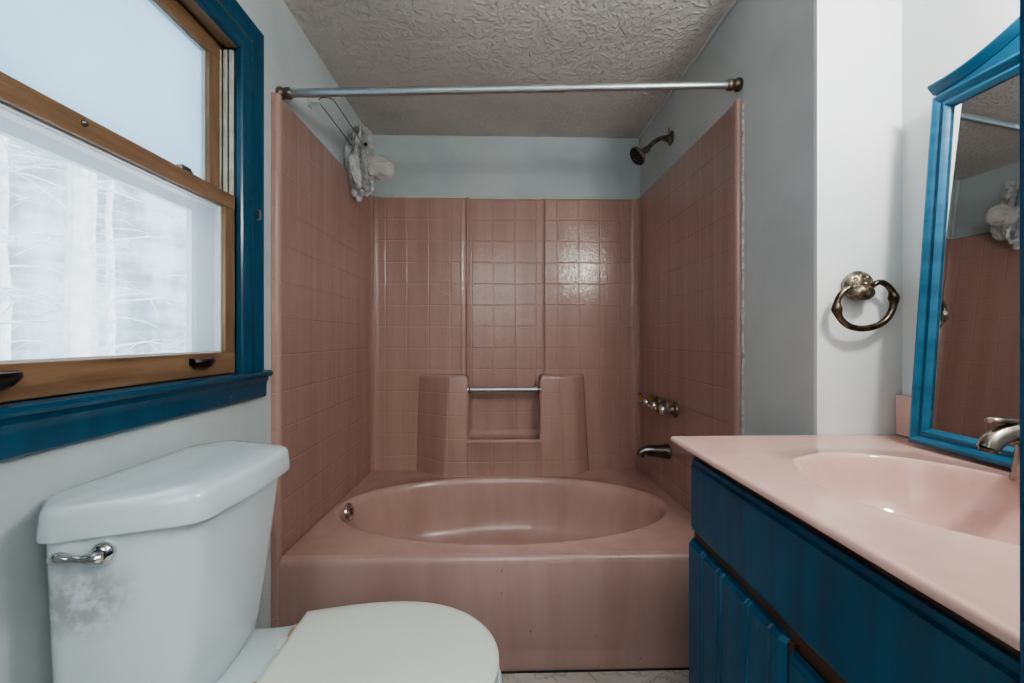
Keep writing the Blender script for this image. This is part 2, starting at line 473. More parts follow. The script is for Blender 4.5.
def sash(name, x, z0, z1, bot, top, stile, thick, mats):
    """x: room face"""
    bmh = BM()
    prof_in = lambda: None
    y0, y1 = WY0 + .003, WY1 - .003
    # rails run full width between the stiles
    box(bmh, x - thick, x, y0, y1, z0, z0 + bot); box(bmh, x - thick, x, y0, y1, z1 - top, z1)
    o = obj(name, bmh, M['wood_h'], w, False, .0025)
    for (a, b_) in ((y0, y0 + stile), (y1 - stile, y1)):
        bm = BM(); box(bm, x - thick + .001, x - .001, a, b_, z0 + bot, z1 - top)
        obj('stile', bm, M['wood_v'], o, False, .0015)
    # thin bright glazing bead round the glass
    bm = BM(); e = .004
    gy0, gy1, gz0, gz1 = y0 + stile, y1 - stile, z0 + bot, z1 - top
    for a in ((gy0, gy0 + e, gz0, gz1), (gy1 - e, gy1, gz0, gz1), (gy0 + e, gy1 - e, gz0, gz0 + e), (gy0 + e, gy1 - e, gz1 - e, gz1)):
        box(bm, x - .022, x - .012, *a)
    obj('glazing_bead', bm, M['trim'], o, False)
    bm = BM(); box(bm, x - .022, x - .018, gy0 + e, gy1 - e, gz0 + e, gz1 - e)
    obj('glass', bm, M[mats], o, False)
    return o
up = sash('upper_sash', XL - .040, 1.452, WZ1 - .008, .036, .046, .050, .028, 'pane_up')
lo = sash('lower_sash', XL - .002, .999, 1.490, .058, .040, .043, .032, 'pane_low')
for yc in (1.10, .652):
    bm = BM()
    box(bm, XL - .002, XL + .003, yc - .036, yc + .036, 1.030, 1.046)
    rings = []
    for k in range(9):
        a = -1 + 2 * k / 8
        dp = .022 * math.sqrt(max(0, 1 - a * a * .85)) + .003
        rings.append([(XL + .002, yc + a * .035, 1.046), (XL + dp, yc + a * .035, 1.044), (XL + dp + .002, yc + a * .035, 1.037), (XL + dp - .006, yc + a * .030, 1.024), (XL + .002, yc + a * .028, 1.022)])
    loft(bm, rings)
    obj('finger_lift', bm, M['bronze_lift'], lo, True)
bm = BM(); box(bm, XL - .028, XL - .004, 1.045, 1.082, 1.489, 1.496); box(bm, XL - .024, XL - .010, 1.052, 1.085, 1.496, 1.504)
obj('sash_lock', bm, M['nickel'], lo, False, .002)
bm = BM(); lathe(bm, [(.006, 0), (.006, .003), (.003, .006)], (XL - .002, .80, 1.475), (1, 0, 0), 12)
obj('screw', bm, M['nickel'], lo)
bm = BM(); tube(bm, [(XL + .026, 1.305, 1.47), (XL + .034, 1.306, 1.465), (XL + .034, 1.307, 1.445), (XL + .026, 1.308, 1.44)], .003, 8)
obj('latch_hook', bm, M['dark_metal'], w)
# storm window frame at the outside of the wall
bm = BM(); xs = XL - .125
for a in ((WY0, WY0 + .02, WZ0, WZ1), (WY1 - .02, WY1, WZ0, WZ1), (WY0 + .02, WY1 - .02, WZ0, WZ0 + .03), (WY0 + .02, WY1 - .02, 1.445, 1.49), (WY0 + .02, WY1 - .02, WZ1 - .03, WZ1)):
    box(bm, xs, xs + .015, *a)
obj('storm_frame', bm, M['storm'], w, False)

# ------------------------------------------------------------------ bathtub
tub = empty('bathtub', (.035, 1.46, 0), 'glossy pink bathtub with a wide oval basin set between the three tiled walls', 'bathtub')
TX0, TX1, TY0, TY1 = XL + .022, XR - .017, 1.462, 2.478
TC = (.016, 1.92); TA, TB = .70, .40
def deckz(y): return .381 - max(0, y - 1.5) * .026
def basin_mesh(bm, rect, c, a, b_, zf, prof, nseg=128, power=2.0, wob=None):
    x0, x1, y0, y1 = rect
    angs = [2 * PI * k / nseg for k in range(nseg)]
    for (cx, cy) in ((x0, y0), (x0, y1), (x1, y0), (x1, y1)):
        t = math.atan2((cy - c[1]) / b_, (cx - c[0]) / a) % (2 * PI)
        i = min(range(len(angs)), key=lambda k: abs(angs[k] - t)); angs[i] = t
    rings = []
    outer = []
    for t in angs:
        dx, dy = a * math.cos(t), b_ * math.sin(t)
        s = min(((x1 - c[0]) / dx if dx > 1e-9 else (x0 - c[0]) / dx if dx < -1e-9 else 1e9),
                ((y1 - c[1]) / dy if dy > 1e-9 else (y0 - c[1]) / dy if dy < -1e-9 else 1e9))
        outer.append((c[0] + dx * s, c[1] + dy * s))
    rings.append([(x, y, zf(y)) for x, y in outer])
    k0 = prof[0][0]
    for f in (.66, .33):
        rings.append([(x * f + (c[0] + a * math.cos(t) * k0) * (1 - f), y * f + (c[1] + b_ * math.sin(t) * k0) * (1 - f),
                       zf(y * f + (c[1] + b_ * math.sin(t) * k0) * (1 - f))) for (x, y), t in zip(outer, angs)])
    for s, dz, fl in prof:
        r = []
        for t in angs:
            ww = wob(t, s) if wob else 1
            x = c[0] + a * math.cos(t) * s * ww; y = c[1] + b_ * math.sin(t) * s * ww
            base = zf(y) * fl + (1 - fl) * zf(c[1])
            r.append((x, y, base + dz))
        rings.append(r)
    loft(bm, rings, True, False, True)
bm = BM()
basin_mesh(bm, (TX0, TX1, TY0, TY1), TC, TA, TB, deckz,
           [(1.04, 0, 1), (1.025, .002, 1), (1.01, .003, 1), (1.0, 0, 1), (.985, -.010, 1), (.97, -.030, 1), (.945, -.09, .8), (.91, -.17, .5), (.87, -.235, .2), (.82, -.275, 0), (.72, -.298, 0), (.5, -.305, 0), (.2, -.310, 0), (.02, -.312, 0)])
obj('basin', bm, M['tub'], tub, True, angle=60)
bm = BM()
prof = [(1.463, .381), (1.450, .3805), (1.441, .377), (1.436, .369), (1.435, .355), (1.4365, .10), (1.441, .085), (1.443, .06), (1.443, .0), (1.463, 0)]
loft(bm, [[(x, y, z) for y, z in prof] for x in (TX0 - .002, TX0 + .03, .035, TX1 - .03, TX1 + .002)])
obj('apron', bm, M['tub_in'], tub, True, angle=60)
bm = BM()
lathe(bm, [(.036, 0), (.038, .004), (.035, .010), (.024, .014), (.008, .015), (.001, .013)], (-.657, 1.925, .342), (1, -.1, .25), 28)
ov = obj('overflow_cover', bm, M['chrome'], tub)
bm = BM(); box(bm, -.643, -.636, 1.918, 1.930, .330, .360); obj('overflow_lever', bm, M['dark_metal'], ov, True, .002)
bm = BM(); lathe(bm, [(.032, 0), (.034, .003), (.024, .006), (.001, .004)], (-.38, 1.92, .056), (0, 0, 1), 24)
obj('drain', bm, M['chrome'], tub)
bm = BM(); tube(bm, [(TX0, 1.438, .002), (TX1, 1.438, .002)], .0035, 6); obj('caulk_line', bm, M['black_hole'], tub)

# ------------------------------------------------------------------ tub surround
sur = empty('tub_surround', (.035, 2.48, .355), 'pink moulded square-tile surround lining the three walls above the bathtub', 'shower surround')
ZT = 1.883
def side_panel(name, sx, xw, xf):
    """plan profile swept in z; xw wall face, xf panel face; sx = +1 left panel (faces +x)"""
    bm = BM()
    prof = [(xw, 1.431), (xf - sx * .006, 1.431), (xf + sx * .001, 1.434), (xf + sx * .003, 1.440), (xf + sx * .003, 1.452), (xf, 1.459), (xf, 2.435)]
    for k in range(1, 8):
        a = PI / 2 * k / 8
        prof.append((xf + sx * (.040 - .040 * math.cos(a)), 2.435 + .045 * math.sin(a)))
    prof += [(xf + sx * .040, 2.480), (xw, 2.497)]
    z0 = .0
    rings = []
    for z in (z0, .5, 1.2, ZT - .014, ZT - .006, ZT):
        q = 1.0 if z < ZT else 0
        rings.append([(x if abs(x - xw) < 1e-6 else x - sx * (.004 if not q else 0), y, z) for x, y in prof])
    # front leg reaches the floor outside the apron, the rest stands on the tub deck
    loft(bm, rings)
    return obj(name, bm, M['tile_side'], sur, True, angle=30)
side_panel('left_panel', 1, XL + .001, XL + .020)
side_panel('right_panel', -1, XR - .001, XR - .015)
# smooth front borders
for nm, sx, xf in (('border', 1, XL + .020), ('border', -1, XR - .015)):
    bm = BM()
    prof = [(xf - sx * .004, 1.4298), (xf + sx * .001, 1.4325), (xf + sx * .0045, 1.440), (xf + sx * .0045, 1.452), (xf + sx * .0005, 1.4605), (xf - sx * .002, 1.4605)]
    loft(bm, [[(x, y, z) for x, y in prof] for z in (.0, ZT - .001)])
    obj(nm, bm, M['pink_plain'], sur, True)
# back panel: plan profile with raised ribs, swept in z
bm = BM()
def yb(x):
    y = 2.480
    if -.170 < x < .255: y = 2.489
    for c_, hw, hgt in ((-.183, .012, .011), (-.213, .006, .004), (.248, .010, .007)):
        dd = abs(x - c_) / hw
        if dd < 1: y -= hgt * (.5 + .5 * math.cos(PI * dd))
    return y
xs_ = [XL + .021 + i * (XR - XL - .037) / 300 for i in range(301)]
for c_ in (-.1701, -.1699, .2549, .2551): xs_.append(c_)
xs_.sort()
prof = [(x, yb(x)) for x in xs_]
R0 = [[(x, y, z) for x, y in prof] for z in (.352, .7, 1.1, 1.5, ZT - .012, ZT - .005)]
R0.append([(x, y + .004, ZT) for x, y in prof]); R0.append([(x, YB, ZT) for x, y in prof])
loft(bm, R0, False, False, False)
obj('back_panel', bm, M['tile_back'], sur, True, angle=40)
# corner beads on each side of the back panel
for x in (XL + .036, XR - .031):
    bm = BM(); tube(bm, [(x, 2.470, .36), (x, 2.470, ZT - .002)], .007, 12); obj('corner_bead', bm, M['pink_plain'], sur)
# pillars
def prism(bm, base, top, zb, zt, n=8, rnd=.020):
    rings = []
    for k in range(n + 1):
        f = k / n
        rings.append([(b0 * (1 - f) + t0 * f, b1 * (1 - f) + t1 * f, zb + (zt - rnd - zb) * f) for (b0, b1), (t0, t1) in zip(base, top)])
    cx = sum(p[0] for p in top) / len(top); cy = 2.48
    for k in range(1, 5):
        a = PI / 2 * k / 4; s = rnd * (1 - math.cos(a)) ; zz = zt - rnd + rnd * math.sin(a)
        r = []
        for x, y in top:
            dx, dy = x - cx, y - cy; dl = math.hypot(dx, dy) or 1
            r.append((x - dx / dl * s, y - dy / dl * s if y < 2.47 else y, zz))
        rings.append(r)
    loft(bm, rings, True, True, True)
def rcorner(pts, i, r, n=5):
    """round corner i of the 2-D polyline"""
    p, a, b_ = Vector(pts[i]), Vector(pts[i - 1]), Vector(pts[(i + 1) % len(pts)])
    u, v = (a - p).normalized(), (b_ - p).normalized()
    s, e = p + u * r, p + v * r
    return [tuple((s * (1 - t) ** 2 + p * 2 * t * (1 - t) + e * t * t)) for t in [k / n for k in range(n + 1)]]
def ring(pts, rs):
    out = []
    for i, p in enumerate(pts):
        out += rcorner(pts, i, rs[i]) if rs[i] else [p]
    return out
bm = BM()
base = ring([(-.175, 2.495), (-.475, 2.495), (-.462, 2.470), (-.302, 2.335), (-.175, 2.335)], [0, 0, .004, .007, .010])
top = ring([(-.175, 2.495), (-.455, 2.495), (-.450, 2.470), (-.274, 2.372), (-.175, 2.372)], [0, 0, .004, .007, .010])
prism(bm, base, top, .345, .893)
obj('left_pillar', bm, M['tile_back'], sur, True, angle=50)
bm = BM()
base = ring([(.218, 2.495), (.218, 2.335), (.330, 2.335), (.435, 2.370), (.498, 2.442), (.506, 2.495)], [0, .010, .05, .035, .02, 0])
top = ring([(.218, 2.495), (.218, 2.372), (.315, 2.372), (.415, 2.390), (.470, 2.448), (.477, 2.495)], [0, .010, .04, .03, .02, 0])
prism(bm, base, top, .345, .893)
obj('right_pillar', bm, M['tile_back'], sur, True, angle=50)
bm = BM()
prof = [(2.49, .345), (2.334, .345), (2.345, .525), (2.339, .532), (2.336, .540), (2.338, .549), (2.346, .553), (2.36, .552), (2.372, .547), (2.46, .548), (2.475, .556), (2.482, .575), (2.495, .58)]
loft(bm, [[(x, y, z) for y, z in prof] for x in (-.178, .02, .221)])
obj('soap_shelf', bm, M['tile_back'], sur, True, angle=50)
bm = BM(); tube(bm, [(-.172, 2.385, .815), (.215, 2.385, .815)], .0155, 20); gb = obj('washcloth_bar', bm, M['steel_rod'], sur)
for x, s in ((-.172, 1), (.216, -1)):
    bm = BM(); lathe(bm, [(.022, -.004), (.022, .004), (.017, .010)], (x, 2.385, .815), (s, 0, 0), 20); obj('bar_end', bm, M['nickel'], gb)

bm = BM()
tube(bm, spline([(-.174, 2.374, .872), (-.173, 2.366, .78), (-.173, 2.352, .60), (-.170, 2.346, .560), (-.158, 2.343, .549), (.02, 2.343, .548), (.205, 2.343, .549), (.216, 2.346, .560), (.219, 2.352, .60), (.219, 2.366, .78), (.220, 2.374, .872)], 6), .0055, 10)
obj('niche_lip', bm, M['pink_plain'], sur)

# ------------------------------------------------------------------ shower rod
rod = empty('shower_rod', (.035, 1.46, 1.925), 'dull silver tension shower curtain rod spanning the alcove just under the ceiling', 'curtain rod')
A, B = Vector((XL + .001, 1.478, 1.905)), Vector((XR - .001, 1.442, 1.937))
dr = (B - A).normalized(); mid = A.lerp(B, .62)
bm = BM(); tube(bm, [A + dr * .02, mid], .0135, 24); obj('outer_tube', bm, M['steel_rod'], rod)
bm = BM(); tube(bm, [mid - dr * .01, B - dr * .02], .0118, 24); obj('inner_tube', bm, M['steel_rod'], rod)
for P_, s in ((A, 1), (B, -1)):
    bm = BM(); lathe(bm, [(.019, 0), (.0215, .004), (.0215, .012), (.017, .018), (.0165, .024), (.0185, .028), (.0185, .040), (.015, .045)], P_, dr * s, 24)
    obj('end_cap', bm, M['dark_metal'], rod)

# ------------------------------------------------------------------ shower head
sh = empty('shower_fixture', (XR, 2.035, 2.025), 'dark metal shower head on a bent arm, out of the painted right wall', 'shower head')
X0 = XR; Y0, Z0 = 2.035, 2.028
bm = BM(); lathe(bm, [(.033, 0), (.034, .004), (.028, .009), (.018, .012), (.016, .02), (.016, .028), (.012, .03)], (X0, Y0, Z0), (-1, 0, 0), 28); obj('flange', bm, M['dark_metal'], sh)
bm = BM(); tube(bm, [(X0 - .012, Y0, Z0 + .026), (X0 - .012, Y0 - .002, Z0 + .048)], .003, 8); obj('flange_tab', bm, M['dark_metal'], sh)
bm = BM(); arm = spline([(X0 - .01, Y0, Z0), (X0 - .045, Y0, Z0), (X0 - .080, Y0, Z0 - .018), (X0 - .115, Y0, Z0 - .052)], 8); tube(bm, arm, .0105, 16); obj('arm', bm, M['dark_metal'], sh)
hd = Vector((-.80, -.12, -.60)).normalized()
ho = Vector((X0 - .112, Y0, Z0 - .050))
bm = BM(); lathe(bm, [(.012, -.004), (.016, .0), (.016, .012), (.012, .016), (.016, .022), (.018, .030), (.024, .040), (.038, .052), (.044, .058), (.045, .066), (.041, .070)], ho, hd, 32)
hh = obj('head', bm, M['dark_metal'], sh)
bm = BM(); lathe(bm, [(.040, .069), (.040, .072), (.001, .073)], ho, hd, 32)
fa = obj('spray_face', bm, M['black_hole'], hh)
u_ = Vector((0, 1, 0)); u_ = (u_ - hd * u_.dot(hd)).normalized(); v_ = hd.cross(u_)
bm = BM()
for rr, nn in ((.031, 14), (.019, 9), (.008, 4)):
    for k in range(nn):
        a = 2 * PI * k / nn; c_ = ho + hd * .071 + (u_ * math.cos(a) + v_ * math.sin(a)) * rr
        lathe(bm, [(.0035, 0), (.003, .004), (.0015, .005)], c_, hd, 8)
obj('nozzles', bm, M['gunmetal'], fa)

# ------------------------------------------------------------------ tub valves and spout
XP = XR - .015
def tap(yc, lever_dir, label):
    t = empty('tap_handle', (XP, yc, .775), label, 'tap', 'three taps above the tub spout')
    bm = BM(); lathe(bm, [(.035, 0), (.037, .004), (.034, .011), (.022, .017), (.017, .030), (.0135, .034)], (XP, yc, .775), (-1, 0, 0), 28); obj('escutcheon', bm, M['dark_metal'], t)
    bm = BM(); lathe(bm, [(.015, .030), (.015, .046), (.021, .050), (.024, .060), (.021, .070), (.013, .077), (.012, .090), (.007, .095)], (XP, yc, .775), (-1, 0, 0), 24); obj('hub', bm, M['chrome'], t)
    d_ = Vector(lever_dir).normalized(); o_ = Vector((XP - .064, yc, .775))
    bm = BM(); pts = [o_ + d_ * .012, o_ + d_ * .022, o_ + d_ * .036, o_ + d_ * .050, o_ + d_ * .056]
    tube(bm, pts, [.006, .0055, .007, .009, .005], 12); obj('lever', bm, M['brass'], t)
tap(1.945, (-.55, -.6, .05), 'dark round wall tap nearest the vanity, short brass lever')
tap(2.055, (-.1, .1, 1), 'middle wall tap of the three, brass lever standing straight up')
tap(2.165, (-.5, .3, .8), 'wall tap closest to the back corner, brass lever and chrome hub')
sp_ = empty('tub_spout', (XP, 2.03, .56), 'dull grey tapered tub spout sticking out of the right tile wall', 'spout')
bm = BM()
path = [(XP, 2.03, .566), (XP - .03, 2.03, .567), (XP - .07, 2.03, .570), (XP - .100, 2.03, .572), (XP - .118, 2.03, .570), (XP - .128, 2.03, .562), (XP - .133, 2.03, .546)]
tube(bm, spline(path, 5), [.035 - .017 * min(1, i / 22) for i in range(31)], 20)
obj('body', bm, M['gunmetal'], sp_)
bm = BM(); lathe(bm, [(.036, 0), (.037, .004), (.034, .010)], (XP, 2.03, .566), (-1, 0, 0), 24); obj('collar', bm, M['dark_metal'], sp_)

# ------------------------------------------------------------------ wire loop and plastic bundle
bm = BM()
loopp = spline([(-.700, 2.12, 2.004), (-.700, 1.95, 2.006), (-.700, 1.74, 2.008), (-.692, 1.705, 2.009), (-.668, 1.693, 2.010), (-.645, 1.700, 2.009), (-.638, 1.74, 2.008), (-.640, 1.95, 2.006), (-.640, 2.12, 2.0)], 6)
wr = empty('wire_hanger', (-.67, 1.9, 2.006), 'thin wire loop running along the left wall under the ceiling', 'wire rack')
tube(bm, loopp, .0022, 8); obj('wire', bm, M['dark_metal'], wr)
bm = BM(); box(bm, XL, XL + .006, 1.70, 1.735, 1.985, 2.03); box(bm, XL + .006, -.690, 1.708, 1.722, 2.0, 2.012); obj('bracket', bm, M['trim'], wr, False, .002)
bun = empty('plastic_bundle', (-.65, 2.12, 1.77), 'crumpled white plastic bundle hung in the back left corner from the wire', 'plastic bag')
bm = BM(); rings = []
for k in range(40):
    f = k / 39; z = 1.80 + .30 * f
    r = .026 + .036 * math.sin(PI * min(1, f * 1.02) ** .75) - .006 * f
    rg = []
    for j in range(72):
        a = 2 * PI * j / 72
        fold = .012 * math.sin(a * 7 + 2.5 * math.sin(f * 4)) + .007 * math.sin(a * 13 + f * 7)
        nz = .020 * mnoise.noise(Vector((math.cos(a) * 1.6, math.sin(a) * 1.6, z * 7)))
        rr = max(.008, r + fold + nz)
        rg.append((max(XL + .004, -.665 + rr * 1.0 * math.cos(a)), 2.13 + rr * 1.1 * math.sin(a), z))
    rings.append(rg)
loft(bm, rings); obj('gathered_film', bm, M['film'], bun, True, angle=70)
bm = BM(); rings = []
for k in range(22):
    f = k / 21; rg = []
    for j in range(48):
        a = 2 * PI * j / 48
        rr = (.046 * math.sqrt(max(.002, 1 - (2 * f - 1) ** 2 * .96))) * (1 + .45 * mnoise.noise(Vector((math.cos(a) * 1.6, math.sin(a) * 1.6, f * 3))) + .10 * math.sin(a * 6 + f * 5))
        rg.append((-.64 + f * .135, 2.12 + rr * math.cos(a), 1.905 + rr * math.sin(a)))
    rings.append(rg)
loft(bm, rings); obj('side_pouch', bm, M['film_clear'], bun, True, angle=70)
bm = BM(); tube(bm, spline([(-.645, 2.12, 1.88), (-.612, 2.11, 1.84), (-.612, 2.11, 1.80), (-.640, 2.11, 1.775), (-.662, 2.12, 1.80)], 8), [.009 + .003 * math.sin(i * .9) for i in range(33)], 10)
obj('knot_loop', bm, M['film'], bun)
bm = BM(); tube(bm, spline([(-.69, 2.12, 1.84), (-.695, 2.12, 1.80), (-.685, 2.12, 1.765), (-.665, 2.115, 1.762), (-.655, 2.11, 1.80)], 8), [.014 + .004 * math.sin(i * .7) for i in range(33)], 10)
obj('film_tail', bm, M['film'], bun)
bm = BM(); lathe(bm, [(.003, 0), (.008, .004), (.008, .008), (.003, .012)], (-.618, 2.045, 1.985), (.2, -1, 0), 12); obj('snap', bm, M['black_hole'], bun)

# ------------------------------------------------------------------ toilet
TYc = .885
toi = empty('toilet', (XL, TYc, 0), 'white porcelain toilet with closed lid standing under the window', 'toilet')
def tankring(hw, bx, bh, bow, z, x0=.018, n=2):
    pts = [(x0, -hw + .06), (x0 + .052, -hw), (bx, -bh), (bx + bow, 0), (bx, bh), (x0 + .052, hw), (x0, hw - .06)]
    # rounding: replace corners by short arcs
    rs = [.012, .018, .035, .06, .035, .018, .012]
    out = []
    for i in range(len(pts)):
        out += rcorner(pts, i, rs[i], 6)
    return [(XL + x, TYc + y, z) for x, y in out]
bm = BM(); rings = []
for k in range(13):
    f = k / 12; z = .434 + (.800 - .434) * f
    hw = .205 + .019 * f ** .8; bx = .192 + .043 * f ** .9; bh = .122 + .026 * f ** .8
    if k == 0: hw -= .012; bx -= .012; bh -= .008
    rings.append(tankring(hw, bx, bh, .012, z + (.0 if k else -.004)))
loft(bm, rings); tk = obj('tank', bm, M['tank'], toi, True, angle=50)
bm = BM(); rings = []
for ins, z in ((.006, .793), (.0, .795), (-.001, .800), (.0, .812), (.002, .830), (.004, .838), (.008, .8425), (.016, .845), (.06, .849), (.10, .850)):
    rings.append(tankring(.231 - ins, .252 - ins * .9, .160 - ins * .6, .012, z, x0=.012 + ins * .4))
loft(bm, rings); obj('tank_lid', bm, M['ceramic'], toi, True, angle=55)
lv = Vector((-.606, .686, .768))
nrm = Vector((.28, -.96, 0)).normalized(); tan_ = Vector((-.96, -.28, 0)).normalized()
bm = BM(); lathe(bm, [(.015, -.008), (.017, .004), (.015, .010), (.010, .014)], lv + Vector((0, .004, 0)), nrm, 20); le = obj('flush_lever', bm, M['chrome'], toi)
bm = BM()
pts = spline([lv + nrm * .014 + tan_ * -.008, lv + nrm * .018 + tan_ * .012, lv + nrm * .018 + tan_ * .028 + Vector((0, 0, .003)), lv + nrm * .017 + tan_ * .043 + Vector((0, 0, .006)), lv + nrm * .014 + tan_ * .050 + Vector((0, 0, .006))], 6)
tube(bm, pts, [.010, .0105, .011, .011, .010, .0095, .009, .0085, .008, .008, .0078, .0078, .008, .0085, .009, .0095, .010, .0105, .011, .0112, .011, .0105, .0095, .008, .005], 14, flat=.8)
obj('lever_arm', bm, M['chrome'], le)
def egg(x_back, hw_back, cx, hw, tip, z, n=48):
    """half outlines joined: straight hinge edge then rounded front; local x from the wall"""
    out = []
    # from back (-y) corner forward round the tip to back (+y) corner
    m_ = 14
    for k in range(m_):
        f = k / m_; x = x_back + (cx - x_back) * f
        out.append((x, -(hw_back + (hw - hw_back) * math.sin(f * PI / 2))))
    for k in range(n + 1):
        a = -PI / 2 + PI * k / n
        ca = math.cos(a); sa = math.sin(a)
        out.append((cx + (tip - cx) * (abs(ca) ** .92), hw * math.copysign(abs(sa) ** .98, sa)))
    for k in range(m_ - 1, -1, -1):
        f = k / m_; x = x_back + (cx - x_back) * f
        out.append((x, (hw_back + (hw - hw_back) * math.sin(f * PI / 2))))
    return [(XL + x, TYc + y, z) for x, y in out]
bm = BM()
loft(bm, [egg(.245, .135, .49, .172, .722, .412), egg(.243, .140, .49, .184, .737, .408), egg(.243, .142, .49, .187, .742, .395), egg(.245, .140, .49, .182, .735, .365), egg(.25, .128, .47, .155, .69, .30), egg(.22, .11, .42, .125, .62, .22), egg(.20, .10, .38, .11, .56, .13), egg(.18, .105, .36, .115, .56, .05), egg(.17, .115, .36, .125, .575, .012), egg(.17, .117, .36, .127, .577, 0)])
obj('bowl', bm, M['ceramic'], toi, True, angle=60)
bm = BM()
def deckring(e, z):
    pts = [(.04 + e, -.14 + e), (.20, -.145 + e), (.30 - e, -.166 + e), (.31 - e, .166 - e), (.20, .145 - e), (.04 + e, .14 - e)]
    o = []
    for i in range(len(pts)): o += rcorner(pts, i, .02, 4)
    return [(XL + x, TYc + y, z) for x, y in o]
loft(bm, [deckring(.02, .33), deckring(.002, .37), deckring(0, .41), deckring(.003, .427), deckring(.012, .431)])
obj('rear_deck', bm, M['ceramic'], toi, True, angle=55)
bm = BM()
loft(bm, [egg(.292, .150, .49, .180, .720, .414), egg(.288, .155, .49, .187, .731, .418), egg(.288, .155, .49, .187, .731, .430), egg(.292, .150, .49, .182, .722, .434)])
obj('seat', bm, M['seat'], toi, True, angle=50)
bm = BM()
loft(bm, [egg(.285, .155, .49, .188, .722, .435), egg(.280, .163, .49, .197, .733, .439), egg(.280, .163, .49, .197, .733, .449), egg(.283, .159, .49, .193, .728, .4545), egg(.292, .152, .49, .185, .718, .457), egg(.30, .13, .49, .160, .695, .458), egg(.34, .07, .49, .09, .60, .459)])
obj('seat_lid', bm, M['seat'], toi, True, angle=40)
for s in (-1, 1):
    bm = BM(); lathe(bm, [(.020, 0), (.020, .005), (.016, .009), (.006, .010)], (XL + .268, TYc + s * .085, .425), (0, 0, 1), 20); hg = obj('hinge', bm, M['seat'], toi)
    bm = BM(); box(bm, XL + .264, XL + .290, TYc + s * .085 + .018, TYc + s * .085 + .052, .428, .442); obj('hinge_pin', bm, M['hinge'], hg, True, .004)

# ------------------------------------------------------------------ vanity
van = empty('vanity_cabinet', (.74, .66, 0), 'blue painted vanity cabinet with grooved doors under the pink counter', 'cabinet')
CX = .468
bm = BM()
box(bm, CX + .02, 1.005, 1.028, 1.047, .0, .834); box(bm, CX + .02, 1.005, .258, .276, 0, .834); box(bm, .985, 1.005, .276, 1.028, 0, .834); box(bm, CX + .06, .985, .276, 1.028, .09, .11)
obj('carcass', bm, M['blue_cab'], van, False, .001)
bm = BM()
box(bm, CX, CX + .02, .258, 1.048, .797, .834); box(bm, CX, CX + .02, .258, 1.048, .60, .640)
obj('frame_rail', bm, M['wood_dark'], van, False, .001)
bm = BM()
box(bm, CX, CX + .02, 1.014, 1.048, .09, .60); box(bm, CX, CX + .02, .645, .72, .09, .60); box(bm, CX, CX + .02, .258, .30, .09, .60); box(bm, CX, CX + .02, .258, 1.048, .0, .09)
box(bm, CX, CX + .02, 1.014, 1.048, .64, .797); box(bm, CX, CX + .02, .258, .30, .64, .797)
obj('face_frame', bm, M['wood_raw'], van, False, .001)
bm = BM()
def panel(bm, x, y0, y1, z0, z1, th, lip=.010):
    """slab standing proud of the frame with a stepped edge"""
    def r(e, xx): return [(xx, y0 + e, z0 + e), (xx, y1 - e, z0 + e), (xx, y1 - e, z1 - e), (xx, y0 + e, z1 - e)]
    loft(bm, [r(0, x), r(0, x - th * .45), r(.002, x - th * .5), r(lip, x - th * .55), r(lip + .003, x - th), ])
panel(bm, CX, .262, 1.046, .636, .806, .014)
obj('drawer_front', bm, M['blue_cab'], van, True, angle=25)
def door(name, y0, y1, z0, z1, rot=0, dx=0.0, drop=0):
    bm = BM(); n_ = 7; th = .019; g = .004
    # beadboard profile in plan, swept vertically
    wd = (y1 - y0)
    pr = [(y1, -th * .55), (y1 - .006, -th * .8), (y1 - .012, -th)]
    for fr, kind in ((.20, 1), (.235, 1), (.40, 2), (.46, 2), (.70, 1), (.73, 1), (.90, 2)):
        yy = y1 - wd * fr
        pr += [(yy + .004, -th), (yy + .0015, -th + g), (yy - .0015, -th + g), (yy - .004, -th)]
    pr += [(y0 + .012, -th), (y0 + .006, -th * .8), (y0, -th * .55)]
    prof = [(0, y1)] + [(x, y) for y, x in pr] + [(0, y0)]
    rings = []
    for z, e in ((z0, .004), (z0 + .005, 0), (z1 - .008, 0), (z1, .007)):
        rings.append([(CX - .001 + dx + (min(0, x + e) if x < 0 else 0), y, z) for x, y in prof])
    loft(bm, rings)
    if rot:
        bmesh.ops.rotate(bm, verts=bm.verts, cent=(CX, y0, (z0 + z1) / 2), matrix=Matrix.Rotation(rot, 3, 'X'))
    return obj(name, bm, M['blue_cab'], van, True, angle=20)
door('door', .688, 1.044, .06, .616)
d2 = door('door', .285, .676, .05, .607, dx=-.003, rot=-.006)
bm = BM(); box(bm, CX - .008, CX + .001, .676, .688, .12, .615); obj('door_gap_shade', bm, M['wood_dark'], van, False)  # dark strip standing in for the shadow in the gap between the doors

ct = empty('vanity_countertop', (.72, .67, .83), 'shiny pink cultured marble counter with oval basin moulded in', 'countertop')
ZK = .850
bm = BM()
def shell(t, s):
    return 1 + (.018 * math.sin(9 * t) * math.exp(-((t - 2.35) / .5) ** 2) if s > .97 else 0)
RC = (.437, 1.018, .256, 1.087)
basin_mesh(bm, RC, (.712, .690), .182, .222, lambda y: ZK,
           [(1.05, .0, 1), (1.035, .0015, 1), (1.015, .0015, 1), (1.0, -.001, 1), (.985, -.006, 1), (.965, -.016, 1), (.92, -.045, 1), (.85, -.080, 1), (.72, -.108, 1), (.5, -.125, 1), (.25, -.130, 1), (.06, -.131, 1)], wob=shell)
obj('slab', bm, M['counter'], ct, True, angle=60)
bm = BM()
prof = [(.437, .850), (.430, .8495), (.4265, .847), (.425, .843), (.4258, .838), (.429, .836), (.470, .835), (.470, .845)]
loft(bm, [[(x, y, z) for x, z in prof] for y in (.256, 1.087)])
